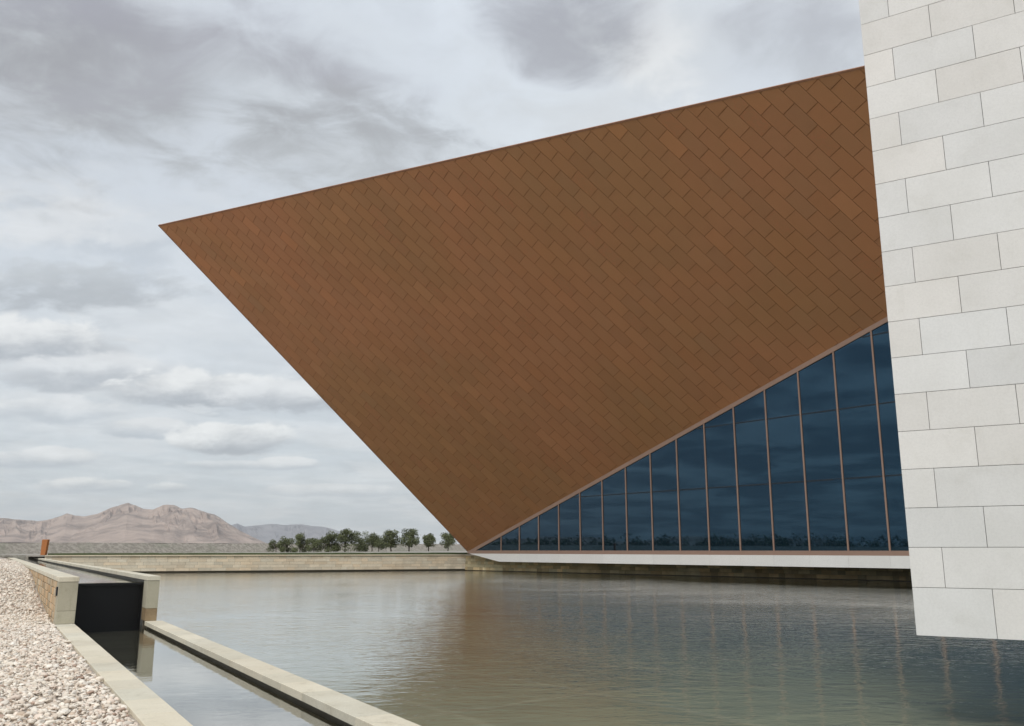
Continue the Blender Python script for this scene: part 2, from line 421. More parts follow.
sheet('upper_channel_water', ch_up, Z_UPW, M['calm'])

# ------------------------------------------------------------------ gravel bank
XS = [-60, 0, 2.57, 6.17, 10.0, 15.3, 20.0, 25.0, 45.0, 90.0]
ZS = [Z_GRAVEL, Z_GRAVEL + .035, -1.60, -1.44, -1.20, -0.79, -0.70, -0.665, -0.64, -0.62]
def gravel_z(r, v):
    z = np.interp(v - V0, XS, ZS)
    left = R0 - r
    s = np.clip((left - 5.0) / 13.0, 0, 1); s = s * s * (3 - 2 * s)
    z = z + (-0.56 - z) * s                                    # the bank climbs to the desert on the left
    s2 = np.clip((v - V0 - 8) / 30.0, 0, 1) * np.clip(left / 1.2, 0, 1)
    return z + 0.16 * s2
rv = np.concatenate([np.linspace(-26, -4, 23), np.linspace(-3.6, R0, 26)]); vv = np.concatenate([np.linspace(-45, 0, 16), np.linspace(0.5, 60, 120), np.linspace(61, 104, 40)])
RR, VV = np.meshgrid(rv, vv); rs = np.random.RandomState(3)
ZZ = gravel_z(RR, VV) - 0.03 + rs.uniform(-.012, .012, RR.shape)
PX = Q.x * RR + C.x * VV; PY = Q.y * RR + C.y * VV
vs = np.stack([PX, PY, ZZ], -1).reshape(-1, 3); nc = len(rv); nr = len(vv)
fs = [(i * nc + j, i * nc + j + 1, (i + 1) * nc + j + 1, (i + 1) * nc + j) for i in range(nr - 1) for j in range(nc - 1)]
me = bpy.data.meshes.new('gravel_bank'); me.from_pydata(vs.tolist(), [], fs); me.materials.append(M['gravel_base'])
me.polygons.foreach_set('use_smooth', [True] * len(fs)); struct(link('gravel_bank', me))

def ico(sub):
    import bmesh
    bm = bmesh.new(); bmesh.ops.create_icosphere(bm, subdivisions=sub, radius=1.0)
    bm.verts.ensure_lookup_table()
    v = np.array([x.co[:] for x in bm.verts]); f = np.array([[q.index for q in p.verts] for p in bm.faces]); bm.free()
    return v, f
def rocks(name, r, v, size, sub, smooth, seed, m):
    """many crushed stones as one mesh"""
    g = np.random.RandomState(seed); n = len(r)
    bv, bf = ico(sub); nv, nf = len(bv), len(bf)
    kinds = []
    for k in range(24):                                         # crushed shapes: a ball cut by random planes
        w = bv.copy()
        for _ in range(9):
            d = g.normal(size=3); d /= np.linalg.norm(d); h = g.uniform(.36, .72)
            s = w @ d; w -= np.clip(s - h, 0, None)[:, None] * d
        kinds.append(w * g.uniform(.93, 1.07, (nv, 1)))
    kinds = np.array(kinds)
    w = kinds[g.randint(0, 24, n)]
    w = w * (size[:, None] * np.stack([g.uniform(.8, 1.35, n), g.uniform(.65, 1.1, n), g.uniform(.45, .8, n)], 1))[:, None, :]
    a = g.uniform(0, 2 * np.pi, n); tl = g.normal(0, .35, n)
    x, y, z = w[..., 0], w[..., 1], w[..., 2]
    y, z = y * np.cos(tl)[:, None] - z * np.sin(tl)[:, None], y * np.sin(tl)[:, None] + z * np.cos(tl)[:, None]
    x, y = x * np.cos(a)[:, None] - y * np.sin(a)[:, None], x * np.sin(a)[:, None] + y * np.cos(a)[:, None]
    cz = gravel_z(r, v) + g.uniform(-.022, .012, n)
    co = np.stack([x + (Q.x * r + C.x * v)[:, None], y + (Q.y * r + C.y * v)[:, None], z + cz[:, None]], -1).reshape(-1, 3)
    ff = (bf[None] + (np.arange(n) * nv)[:, None, None]).reshape(-1, 3)
    me = bpy.data.meshes.new(name); me.vertices.add(len(co)); me.vertices.foreach_set('co', co.astype('f').ravel())
    me.loops.add(ff.size); me.loops.foreach_set('vertex_index', ff.astype('i').ravel())
    me.polygons.add(len(ff)); me.polygons.foreach_set('loop_start', np.arange(0, ff.size, 3, dtype='i'))
    me.update(calc_edges=True); me.validate()
    if smooth: pass
    pal = np.array([(1.12, 1.11, 1.09), (1.08, 1.05, 1.0), (1.0, .96, .92), (1.04, .95, .90), (.92, .85, .79), (.78, .68, .60), (.66, .52, .46), (.84, .83, .82), (1.15, 1.16, 1.17)])
    pr = np.array([.2, .2, .18, .14, .1, .06, .03, .05, .04]); pr /= pr.sum()
    ct = pal[g.choice(len(pal), n, p=pr)] * g.uniform(.88, 1.1, (n, 1))
    at = me.attributes.new('tint', 'FLOAT_COLOR', 'FACE')
    c4 = np.concatenate([np.repeat(ct, nf, 0), np.ones((n * nf, 1))], 1); at.data.foreach_set('color', c4.astype('f').ravel())
    me.materials.append(m); return struct(link(name, me), 'stuff')
g = np.random.RandomState(11)
def scatter(n, ra, rb, va, vb): return g.uniform(ra, rb, n), g.uniform(va, vb, n)
r, v = scatter(34000, -2.0, R0 - .05, 4.0, 26.0)
rocks('gravel_stones', r, v, np.clip(g.lognormal(math.log(.029), .38, len(r)), .012, .075), 2, False, 5, M['rubble'])
r, v = scatter(26000, -3.2, R0 - .06, 26.0, 62.0)
rocks('distant_gravel_stones', r, v, np.clip(g.lognormal(math.log(.042), .33, len(r)), .02, .1), 1, False, 6, M['rubble'])

# ------------------------------------------------------------------ kerbs and raised channel
def coping(mb, r0, r1, va, vb, ztop, th, L=0.95, jit=.07, gap=.004):
    v = va
    while v < vb - .02:
        e = min(v + L * rnd.uniform(.9, 1.1), vb)
        mb.box(cq(r0, v + gap / 2, ztop - th), Q * (r1 - r0), C * (e - v - gap), zup(th + rnd.uniform(-.002, .002)), grey(1 - jit, 1 + jit, .02)); v = e
def wall_run(mb, r0, r1, va, vb, z0, z1, tint=(1, 1, 1)):
    mb.box(cq(r0, va, z0), Q * (r1 - r0), C * (vb - va), zup(z1 - z0), tint)

t1 = thing('channel_kerb', 'low pale stone kerb between the gravel and the narrow water channel', 'kerb', cq(R0, 0, Z_KERB))
mb = MB(); coping(mb, R0, R1, -30, V0 - .003, Z_KERB, .09); a = mb.build('coping', M['coping'], None, .006)
mb = MB(); wall_run(mb, R0 + .03, R1 - .05, -30, V0 + .1, -2.2, Z_KERB - .092); b_ = mb.build('kerb_wall', M['shade_wet_wall'])
adopt(t1, a, b_)
t2 = thing('channel_kerb', 'low pale stone kerb dividing the narrow channel from the wide pool', 'kerb', cq(R2, 0, Z_KERB))
mb = MB(); coping(mb, R2, R3, -30, V0 - .003, Z_KERB, .095); a = mb.build('coping', M['coping'], None, .006)
mb = MB(); wall_run(mb, R2 + .06, R3 - .05, -30, V0 + .1, -2.2, Z_KERB - .097); b_ = mb.build('kerb_wall', M['shade_wet_wall'])
adopt(t2, a, b_)

def raised(label, r0, r1, inner, ashlar):
    t = thing('channel_wall', label, 'wall', cq(r0, V0, Z_GRAVEL))
    th = .105
    mb = MB(); coping(mb, r0 - .012, r1 + .012, V0 - .012, V_END, Z_UP, th, 1.1); a = mb.build('coping', M['coping'], None, .006)
    mb = MB()
    mb.box(cq(r0, V0, -1.36), Q * (r1 - r0), C * .6, zup(1.36 + Z_UP - th - .003), grey(.96, 1.0, .01))
    pa = mb.build('pier', M['pier'], None, .006)
    mb = MB(); mb.box(cq(r0 + .002, V0 + .002, -1.648), Q * (r1 - r0 - .004), C * .6, zup(.284), grey(.96, 1.04, .01))
    pb = mb.build('pier_base', M['pier_wet'] if not ashlar else M['pier'], None, .006)
    mb = MB(); wall_run(mb, r0 + .05, r1 - .05, V0 + .625, V_END, -2.2, Z_UP - th - .003); core = mb.build('wall_core', M['mortar'] if ashlar else M['shade_wet_wall'])
    adopt(t, a, pa, pb, core)
    if ashlar:
        mb = MB(); z = -1.78
        while z < Z_UP - th - .05:
            h = min(rnd.uniform(.13, .25), Z_UP - th - .006 - z)
            v = V0 + .63
            while v < V0 + 26:
                L = rnd.uniform(.18, .62); k = rnd.uniform(.75, 1.25); w = rnd.uniform(-.08, .14)
                p = rnd.uniform(-.018, .008)
                mb.box(cq(r0 + .052, v + .008, z + .008), Q * (-.045 - p), C * (L - .016), zup(h - .016), (k * (1 + w), k, k * (1 - w))); v += L
            z += h
        s = mb.build('ashlar_facing', M['ashlar'], None, .012)
        mb = MB(); mb.box(cq(r0 - .035, V0 + .16, -1.03), Q * .033, C * .16, zup(.2)); lamp = mb.build('wall_light', M['gasket'], None, .006)
        adopt(t, s, lamp)
    return t
raised('raised channel wall with rough ashlar side rising out of the gravel left of the black weir', R0, R1, 1, True)
raised('raised channel wall between the upper channel and the pool, its pier stained brown at the foot', R2, RP, 0, False)
t = thing('channel_wall', 'short pale stone end wall closing the far end of the raised channel', 'wall', cq(R1, V_END, Z_GRAVEL))
mb = MB(); mb.box(cq(R0 - .012, V_END + .004, Z_UP - .105), Q * (R3 - R0 + .024), C * .4, zup(.105)); a = mb.build('coping', M['coping'])
mb = MB(); mb.box(cq(R0 + .05, V_END + .03, -1.8), Q * (R3 - R0 - .1), C * .3, zup(1.8 + Z_UP - .108)); b_ = mb.build('wall_core', M['shade_wet_wall']); adopt(t, a, b_)

t = thing('weir', 'black metal weir between two stone piers where the upper channel drops to the lower one', 'weir', cq(R1, V0 + .1, Z_LOW))
mb = MB(); mb.box(cq(R1 + .004, VW, -2.15), Q * (R2 - R1 - .008), C * .05, zup(2.15 + Z_UPW - .012)); a = mb.build('weir_panel', M['black'])
mb = MB(); mb.box(cq(R1 + .006, VW - .055, Z_UPW - .075), Q * (R2 - R1 - .012), C * .053, zup(.06)); b_ = mb.build('weir_lip', M['black'], None, .008)
adopt(t, a, b_)
for rr in (R1 + .006, R2 - .046):
    mb = MB(); mb.box(cq(rr, VW - .04, -2.15), Q * .04, C * .038, zup(2.15 + Z_UPW - .078)); adopt(t, mb.build('guide_rail', M['black'], None, .004))

# ------------------------------------------------------------------ retaining walls
def block_wall(name, label, A, d, n, L, z0, z1, courses, m, lenr, jit, warm, foot=.13):
    t = thing(name, label, 'wall', A + zup(Z_LAKE))
    mb = MB(); h = (z1 - .09 - z0 - foot) / courses
    for i in range(courses):
        s = -rnd.uniform(0, .5)
        z = z0 + foot + i * h
        while s < L:
            l = rnd.uniform(*lenr); a, e = max(s, 0), min(s + l, L)
            if e - a > .05:
                p = rnd.uniform(-.012, .012) + .02 * i
                mb.box(A + d * (a + .006) + n * (p) + zup(z + .005), d * (e - a - .012), n * (.3 - p), zup(h - .01), grey(1 - jit, 1 + jit, warm))
            s += l
    f = mb.build('stone_courses', m)
    mb = MB(); mb.box(A + n * .14 + zup(-2.2), d * L, n * .3, zup(z1 - .095 + 2.2)); bk = mb.build('wall_core', M['shade_wet_wall'])  # dark core showing at the foot: painted shadow gap and wet band
    mb = MB(); s = 0
    while s < L:
        e = min(s + rnd.uniform(1.1, 1.6), L); mb.box(A + d * (s + .005) - n * .02 + zup(z1 - .088), d * (e - s - .01), n * .52, zup(.088), grey(.95, 1.06, .02)); s = e
    cp = mb.build('coping', M['shore'])
    adopt(t, f, bk, cp); return t
block_wall('retaining_wall', 'beige coursed stone retaining wall along the far side of the pool', SHORE_L, sd, sn, (CORNER - SHORE_L).length + 1.2, Z_LAKE, Z_SHORE, 5, M['shore'], (.5, 1.3), .10, .05)
M['shore_dark'] = stone_mat('olive_sandstone', (0.66, 0.53, 0.32), (0.46, 0.37, 0.22), 6, 0.8, True, 0.02)  # darker, more olive stone than the far wall
block_wall('retaining_wall', 'olive brown stone wall under the white slab of the building', CORNER + ud * .02, ud, un, 72.0, Z_LAKE, Z_SHORE - .01, 5, M['shore_dark'], (.35, 1.0), .35, .08, .05)

# ------------------------------------------------------------------ terrace, lawn, embankment
def fpt(px, Y, z): # a point by bearing and forward distance
    r = ray(px, HOR); return Vector((r.x / r.y * Y, Y, z))
FA, FB = fpt(0, 84, -.36), fpt(470, 152, -.12)
KA, KB = fpt(0, 86.6, .66), fpt(470, 156.0, 1.08)
fd = (FB - FA); kd = (KB - KA)
def strip(name, A0, A1, B0, B1, m, kind='structure', nseg=60, jitter=0.0, seed=1):
    g = np.random.RandomState(seed); vs, fs = [], []
    for i in range(nseg + 1):
        f = i / nseg
        for k in range(9):
            q = (A0.lerp(A1, f)).lerp(B0.lerp(B1, f), k / 8)
            vs.append((q.x, q.y, q.z + g.uniform(-jitter, jitter) * (1 if 0 < k else 0)))
    fs = [(i * 9 + k, (i + 1) * 9 + k, (i + 1) * 9 + k + 1, i * 9 + k + 1) for i in range(nseg) for k in range(8)]
    me = bpy.data.meshes.new(name); me.from_pydata(vs, [], fs); me.materials.append(m)
    me.polygons.foreach_set('use_smooth', [True] * len(fs)); return struct(link(name, me), kind)
TL = SHORE_L + sn * .45 + zup(Z_SHORE - .01); TR = CORNER + sn * .45 + zup(Z_SHORE - .01)
strip('terrace', TL - sd * 1.0, TR + sd * 60, FA - fd * .02, FB + fd * 1.1, M['path'])
LZ = zup(.13)
la, lb = TL + sn * .25 + sd * .1, TR + sn * .25 + sd * 40
strip('lawn_edge', la, lb, la + LZ, lb + LZ, M['grass'], 'stuff', 200, .015, 4)
strip('lawn', la + LZ, lb + LZ, la + sn * 4 + LZ, lb + sn * 22 + LZ, M['grass'], 'stuff', 80, .02)
KA2, KB2 = KA - fd * 1.2 + Vector((-3, 9, .05)), KB + fd * 3 + Vector((-3, 9, .05))
strip('embankment', FA - fd * 1.2 + zup(-.5), FB + fd * 3 + zup(-.5), KA - fd * 1.2, KB + fd * 3, M['berm'], nseg=240, jitter=.05)
strip('embankment_top', KA - fd * 1.2, KB + fd * 3, KA2, KB2, M['berm'], nseg=120, jitter=.04, seed=2)
KA3, KB3 = KA2 + Vector((-2, 7, -3)), KB2 + Vector((-2, 7, -3))
strip('embankment_back', KA2, KB2, KA3, KB3, M['berm'], nseg=60, jitter=.04, seed=3)

# marker post of weathered steel
pb = fpt(43, 69.6, Z_SHORE - .01); sx = 69.6 / 900.0
t = MB(); x = Vector((1, 0, 0)); w0, w1 = 4.6 * sx, 5.5 * sx
t.prism([pb + x * (-w0 / 2), pb + x * (w0 / 2), pb + x * (w1 / 2 + 0.9 * sx) + zup(1.19), pb + x * (-w1 / 2 + 0.8 * sx) + zup(1.19)], Vector((.05, .22, 0)))
tag(t.build('marker_post', M['rust'], None, .01), 'slightly leaning rust orange steel marker post at the far end of the channel', 'post')

# ------------------------------------------------------------------ white stone tower
Z_TB = -1.0
P0 = on_z(916.6, 635.5, Z_TB); KT = Z_TB / -1.77
td = -(ray(-885, HOR)); td.z = 0; td.normalize(); tn = Vector((-td.y, td.x, 0))
if tn.y < 0: tn = -tn                                            # into the tower
tower = thing('stone_tower', 'tall white limestone clad tower in running bond overhanging the pool at the right', 'tower', P0)
TH, TW, TD = 13.0, 8.0, 1.3
mb = MB(); mb.box(P0 + td * .035 + tn * .035 + zup(.012), td * (TW - .07), tn * (TD - .07), zup(TH - .02)); core = mb.build('tower_core', M['joint'])
HC, LB, gp = 0.8365 * KT, 1.712 * KT, 0.0055
def cladface(mb, O, d, n, W, phase):
    i = 0; z = 0.0
    while z < TH - .05:
        z0, z1 = z, min(z + (0.989 * KT if i == 0 else HC), TH)
        s = (phase[i % 2]) - LB
        while s < W:
            a, e = max(s, 0), min(s + LB, W)
            if e - a > .03 and z1 - z0 > .03:
                aa = a + (gp / 2 if a > 0 else .0); ee = e - (gp / 2 if e < W else .0)
                mb.box(O + d * aa + zup(z0 + gp / 2) + n * rnd.uniform(0, .002), d * (ee - aa), n * .034, zup(z1 - z0 - gp), grey(.935, 1.04, .014))
            s += LB
        z = z1; i += 1
mb = MB(); cladface(mb, P0, td, tn, TW, (1.513 * KT, 0.648 * KT))
cf = mb.build('stone_cladding', M['tower'], None, .002)
mb = MB(); cladface(mb, P0 + tn * .037, tn, td, TD - .037, (.49, .86)); cs = mb.build('side_cladding', M['tower'])
mb = MB(); mb.box(P0 + zup(TH + .003), td * TW, tn * TD, zup(.12)); cap = mb.build('roof_coping', M['slab'])
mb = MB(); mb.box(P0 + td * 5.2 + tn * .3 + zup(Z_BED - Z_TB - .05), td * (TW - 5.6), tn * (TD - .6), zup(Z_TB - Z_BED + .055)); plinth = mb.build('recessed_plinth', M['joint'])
adopt(tower, plinth)
adopt(tower, core, cf, cs, cap)

# ------------------------------------------------------------------ museum building
fdv = ray(-195, HOR); fdv.z = 0; fdv.normalize(); fdv = -fdv      # along the glass wall, towards the viewer
KF = 0.95 / 0.86
FP = on_z(520, 562, -0.95)
fin = Vector((-fdv.y, fdv.x, 0))
if fin.y < 0: fin = -fin                                          # into the building
def fac(x, y): return on_plane(x, y, FP, fin)
def fs_(s, z, off=0.0):                                           # facade coordinates: s along, z up, off outwards
    q = FP + fdv * s - fin * off; return Vector((q.x, q.y, z))
def fsof(p): return (p - FP).dot(fdv), p.z
g0, g1 = fac(468.0, 551.6), fac(887.5, 316.6)                     # foot of the sloping cladding
dg = (g1 - g0).normalized()
e1 = dg.cross(Vector((0, 0, 1))).normalized()
if e1.y > 0: e1 = -e1
e2 = dg.cross(e1); TH_ = R(42.0)
PN = (e1 * math.cos(TH_) + e2 * math.sin(TH_)).normalized()      # outward normal of the brown face
PV = PN.cross(dg)
def brn(x, y): return on_plane(x, y, g0, PN)
EXT = 16.0
Tp = brn(158.5, 225.3); Bp = g0.copy(); R_ = brn(866, 66.0); Gx = g1 + dg * EXT; Rx = R_ + (R_ - Tp).normalized() * 19.0
museum = thing('museum_building', 'angular brown clad building with a sharp overhanging prow above a dark blue glass wall', 'building', fs_(0, -.3))
# cladding: individual tiles cut to the outline
AL = R(-83.0)
def uv(p): q = p - g0; a = q.dot(dg); b2 = q.dot(PV); return (a * math.cos(AL) + b2 * math.sin(AL), -a * math.sin(AL) + b2 * math.cos(AL))
def uv3(u, v): a = u * math.cos(AL) - v * math.sin(AL); b2 = u * math.sin(AL) + v * math.cos(AL); return g0 + dg * a + PV * b2
outline = [uv(p) for p in (Tp, Bp, Gx, Rx)]
area = sum(outline[i][0] * outline[(i + 1) % 4][1] - outline[(i + 1) % 4][0] * outline[i][1] for i in range(4))
if area < 0: outline.reverse()
def clip(poly, A, Bq):
    o = []
    def side(p): return (Bq[0] - A[0]) * (p[1] - A[1]) - (Bq[1] - A[1]) * (p[0] - A[0])
    for i in range(len(poly)):
        p, q = poly[i], poly[(i + 1) % len(poly)]; a, b3 = side(p), side(q)
        if a >= 0: o.append(p)
        if (a >= 0) != (b3 >= 0): k = a / (a - b3); o.append((p[0] + (q[0] - p[0]) * k, p[1] + (q[1] - p[1]) * k))
    return o
TLn_, TSn = 1.645, 0.823
cu, cv = uv(brn(761.7, 137.0))
us = [p[0] for p in outline]; vs_ = [p[1] for p in outline]
mb = MB(); j0 = int((min(vs_) - cv) / TSn) - 2; j1 = int((max(vs_) - cv) / TSn) + 2
for j in range(j0, j1):
    v = cv + j * TSn; off = (j % 2) * .5
    for i in range(int((min(us) - cu) / TLn_) - 2, int((max(us) - cu) / TLn_) + 2):
        u = cu + (i + off) * TLn_; gq = .021
        gh = .011; q = [(u + gq, v + gh), (u + TLn_ - gq, v + gh), (u + TLn_ - gq, v + TSn - gh), (u + gq, v + TSn - gh)]
        for k in range(4): 
            if len(q) > 2: q = clip(q, outline[k], outline[(k + 1) % 4])
        if len(q) < 3: continue
        k = rnd.gauss(1.0, .03); w = rnd.gauss(0, .018)
        if rnd.random() < .035: k *= 1.09
        mot = rnd.uniform(.5, 1) if rnd.random() < .07 else rnd.uniform(0, .15)
        tlt = PN * rnd.uniform(0, .006)
        mb.prism([uv3(*p) + PN * .03 + tlt for p in q], -PN * .028, (k * (1 + w), k, k * (1 - w)), mot + .001)
clad = mb.build('prow_cladding', M['clad'])
# body behind it, closed
mdir = Vector((.86, .5, 0)) * 26
back = [p + mdir for p in (Tp, Bp, Gx, Rx)]; back[0].z -= 3; back[3].z -= 3; back[1].z += 2
ins = -PN * .002
front = [p + ins for p in (Tp, Bp, Gx, Rx)]
mb = MB(); mb.poly(front); body_front = mb.build('cladding_backing', M['clad_joint'])
mb = MB(); f2 = [p - PN * .06 for p in (Tp, Bp, Gx, Rx)]
mb.poly(back[::-1])
for i in range(4): mb.poly([front[i], front[(i + 1) % 4], back[(i + 1) % 4], back[i]])
body = mb.build('prow_roof', M['body'])
adopt(museum, clad, body_front, body)
for A_, B_ in ((Tp, Rx), (Tp, Bp)):                                # thin folded metal along the free edges
    dd = (B_ - A_).normalized(); iw = dd.cross(PN); iw = iw if iw.dot((Bp + Rx) / 2 - A_) > 0 else -iw
    mb = MB(); mb.prism([A_ + PN * .045 - iw * .02, B_ + PN * .045 - iw * .02, B_ + PN * .045 + iw * .09, A_ + PN * .045 + iw * .09], -PN * .16)
    adopt(museum, mb.build('edge_trim', M['body']))
# glass wall
sG0, zG0 = fsof(g0); slope = (g1.z - g0.z) / ((g1 - g0).dot(fdv))
def ztop(s): return zG0 + (s - sG0) * slope                       # underside line of the brown face
Z_SILL, Z_SB, Z_FB = -0.035 * KF, -0.27 * KF, -0.95
FRAME = .30
S_END = sG0 + (Gx - g0).dot(fdv) - .5
def zg(s): return ztop(s) - FRAME
SPc, S_OFF = 2.2115 * KF, -0.03 * KF
mx = [S_OFF + SPc * k for k in range(-1, 60) if S_OFF + SPc * k < S_END]
trs = [fac(583, 495.5), fac(902, 476.4)], [fac(706.1, 427), fac(895, 402.2)]
ZT = [sum(p.z for p in q) / 2 for q in trs]; ZT.append(ZT[1] + (ZT[1] - ZT[0]) * 1.0); ztt = fac(880, 333.5).z
ZT[2] = fac(886, 332.5).z; ZT.append(ZT[2] * 2 - ZT[1])
s_start = sG0 + (Z_SILL + FRAME - zG0) / slope                    # where the glass begins
mb = MB(); mb.prism([fs_(sG0 + .6, Z_SB), fs_(S_END, Z_SB), fs_(S_END, ztop(S_END) - .05), fs_(sG0 + .6, ztop(sG0 + .6) - .02)], fin * .06)
for i in range(len(mb.v)): p = Vector(mb.v[i]) + fin * .10; mb.v[i] = tuple(p)
wall = mb.build('window_wall', M['gasket'])
adopt(museum, wall)
kids = []
mb = MB()                                                         # sloping head frame and sill
mb.prism([fs_(sG0 + .02, ztop(sG0 + .02) - .005, .07), fs_(sG0 + FRAME / slope + .3, Z_SILL + .004, .07), fs_(s_start, Z_SILL + .004, .07), fs_(S_END, zg(S_END), .07), fs_(S_END, ztop(S_END) - .012, .07)], fin * .16)
kids.append(mb.build('head_frame', M['bronze']))
mb = MB(); mb.prism([fs_(sG0 + .02, Z_SB, .075), fs_(S_END, Z_SB, .075), fs_(S_END, Z_SILL, .075), fs_(sG0 + .02, Z_SILL, .075)], fin * .17)
kids.append(mb.build('sill', M['bronze']))
for s in mx:
    if zg(s) < Z_SILL + .1: continue
    mb = MB(); w = .045
    mb.prism([fs_(s - w, Z_SILL + .002, .06), fs_(s + w, Z_SILL + .002, .06), fs_(s + w, zg(s + w) - .002, .06), fs_(s - w, zg(s - w) - .002, .06)], fin * .13)
    kids.append(mb.build('mullion', M['bronze']))
edges = [s_start] + [s for s in mx if s > s_start + .05] + [S_END]
for a, e in zip(edges[:-1], edges[1:]):
    lv = [Z_SILL] + ZT + [99]
    for lo, hi in zip(lv[:-1], lv[1:]):
        # region under the sloping head
        pts = [(a, lo), (e, lo), (e, hi), (a, hi)]
        H0, H1 = (e + 1, zg(e + 1)), (a - 1, zg(a - 1))
        q = clip(pts, H1, H0) if False else clip(pts, H0, H1)
        if len(q) < 3: continue
        ar = abs(sum(q[i][0] * q[(i + 1) % len(q)][1] - q[(i + 1) % len(q)][0] * q[i][1] for i in range(len(q)))) / 2
        if ar < .03: continue
        mb = MB(); tlt = rnd.uniform(-.01, .01)
        mb.prism([fs_(s, z, tlt * (s - a)) for s, z in q], fin * .03); kids.append(mb.build('glass_pane', M['glass']))
        if hi < 50 and zg(e) > hi:
            sa = max(a + .046, s_start + (hi + .05 - Z_SILL) / slope)
            if e - .046 > sa + .05:
                mb = MB(); mb.prism([fs_(sa, hi - .035, .018), fs_(e - .046, hi - .035, .018), fs_(e - .046, hi + .035, .018), fs_(sa, hi + .035, .018)], fin * .03)
                kids.append(mb.build('transom', M['gasket']))
for k in kids: k.parent = wall
# white floor slab: butts under the sill, its end cut on a slant
sl0 = fsof(fac(470, 553.4))[0]; sl1 = fsof(fac(500, 561.3))[0]
mb = MB(); s = sl0; first = True
cuts = [sl0 + .01] + [S_OFF + SPc * k for k in range(0, 60) if sl1 + .3 < S_OFF + SPc * k < S_END] + [S_END]
for a, e in zip(cuts[:-1], cuts[1:]):
    bot = [fs_(e - .005, Z_FB, .10)] + ([fs_(sl1, Z_FB, .10)] if a < sl1 else [fs_(a + .005, Z_FB, .10)])
    top = [fs_(a + .005, Z_SB - .004, .10), fs_(e - .005, Z_SB - .004, .10)]
    mb.prism(top + bot, fin * 9.0, grey(.97, 1.02, .006))
slab = mb.build('floor_slab', M['slab']); adopt(museum, slab)

# ------------------------------------------------------------------ trees
def tree_mesh(h, w, seed, lean=0.0, clear=.28):
    g = np.random.RandomState(seed)
    # trunk with limbs
    mb = MB()
    def tube(p, q, r0, r1, n=6):
        p, q = Vector(p), Vector(q); d = (q - p).normalized(); a = d.orthogonal().normalized(); b3 = d.cross(a)
        A = [p + (a * math.cos(k * 2 * math.pi / n) + b3 * math.sin(k * 2 * math.pi / n)) * r0 for k in range(n)]
        Bc = [q + (a * math.cos(k * 2 * math.pi / n) + b3 * math.sin(k * 2 * math.pi / n)) * r1 for k in range(n)]
        for k in range(n): mb.poly([A[k], A[(k + 1) % n], Bc[(k + 1) % n], Bc[k]])
    top = Vector((lean, 0, h * .55)); tube((0, 0, -.25), top, .035 * h, .018 * h)
    blobs = []
    for k in range(g.randint(17, 22)):
        a = g.uniform(0, 2 * math.pi); rr = math.sqrt(g.uniform(0, 1)) * w * .36; z = h * g.uniform(clear + .1, .88)
        rr *= 1 - .45 * max(0, (z / h - .6) / .4)
        c = Vector((math.cos(a) * rr + lean, math.sin(a) * rr, z)); blobs.append((c, g.uniform(.17, .27) * min(w, h * .9)))
        tube(Vector((lean * .5, 0, h * g.uniform(.2, .4))), c, .014 * h, .004 * h, 4)
    lv = MB()
    for c, r in blobs:
        kt = g.uniform(.75, 1.3)
        for _ in range(170):
            d = g.normal(size=3); d /= np.linalg.norm(d); p = Vector(c) + Vector(d) * (r * g.uniform(.35, 1.12) ** .8)
            p.z = c.z + (p.z - c.z) * .85
            s = g.uniform(.035, .075) * h * .55; n = Vector(g.normal(size=3)).normalized(); a = n.orthogonal().normalized(); b3 = n.cross(a)
            k = kt * g.uniform(.7, 1.3)
            lv.poly([p - a * s, p - b3 * s * .6, p + a * s, p + b3 * s * .6], (k, k, k * g.uniform(.8, 1.1)))
    return mb, lv
TR_ = [  # pixel x, top y, width px, forward distance, label
    (276, 540.5, 12, 'low round dark bush-like tree at the left end of the row'),
    (287, 536.5, 14, 'small dusty tree second from the left end of the row'),
    (300, 534.0, 15, 'dark rounded tree left of a low bushy one in the row on the far terrace'),
    (314, 538.0, 13, 'low bushy tree between two taller dark ones in the row'),
    (328, 532.5, 15, 'dark tree with a narrow upright crown left of the broadest tree'),
    (345, 530.0, 20, 'broadest and tallest tree in the middle of the row on the far terrace'),
    (360, 533.5, 15, 'dense dark tree just right of the broadest tree'),
    (372, 533.5, 13, 'tree with a loose pale crown behind the small round tree'),
    (378.5, 540.0, 10, 'smallest round tree in the row on the far terrace'),
    (391.5, 530.5, 13, 'leaning oval tree right of the smallest round tree'),
    (409, 529.5, 16, 'wide topped tree standing apart, third from the right end'),
    (428.5, 533.0, 11, 'compact round tree on a thin trunk, second from the right end'),
    (448, 534.5, 12, 'thin pale tree beside the edge of the brown prow'),
]
YT = 132.0
for i, (px, ty, wpx, lab) in enumerate(TR_):
    q = (px - 512) / 900.0; lam = (FA.x - q * FA.y) / (q * fd.y - fd.x)      # where the embankment foot is on this bearing
    Y = FA.y + fd.y * lam - 5 - (i % 3) * 2.5 - (-4 if i == 7 else 0); loc = fpt(px, Y, -.26)
    h = (551.2 - ty) * Y / 900.0 + .2; w = wpx * Y / 900.0 * (1.65 if i < 7 else 1.4)
    t = thing('tree', lab, 'tree', loc, 'trees in a row on the far terrace')
    mbt, lvt = tree_mesh(h, w, 40 + i, lean=(-.3 if i == 9 else 0.0), clear=(-.04 if i < 7 else .2))
    mbt.build('trunk', M['bark'], t); lvt.build('crown', M['leaf'], t)

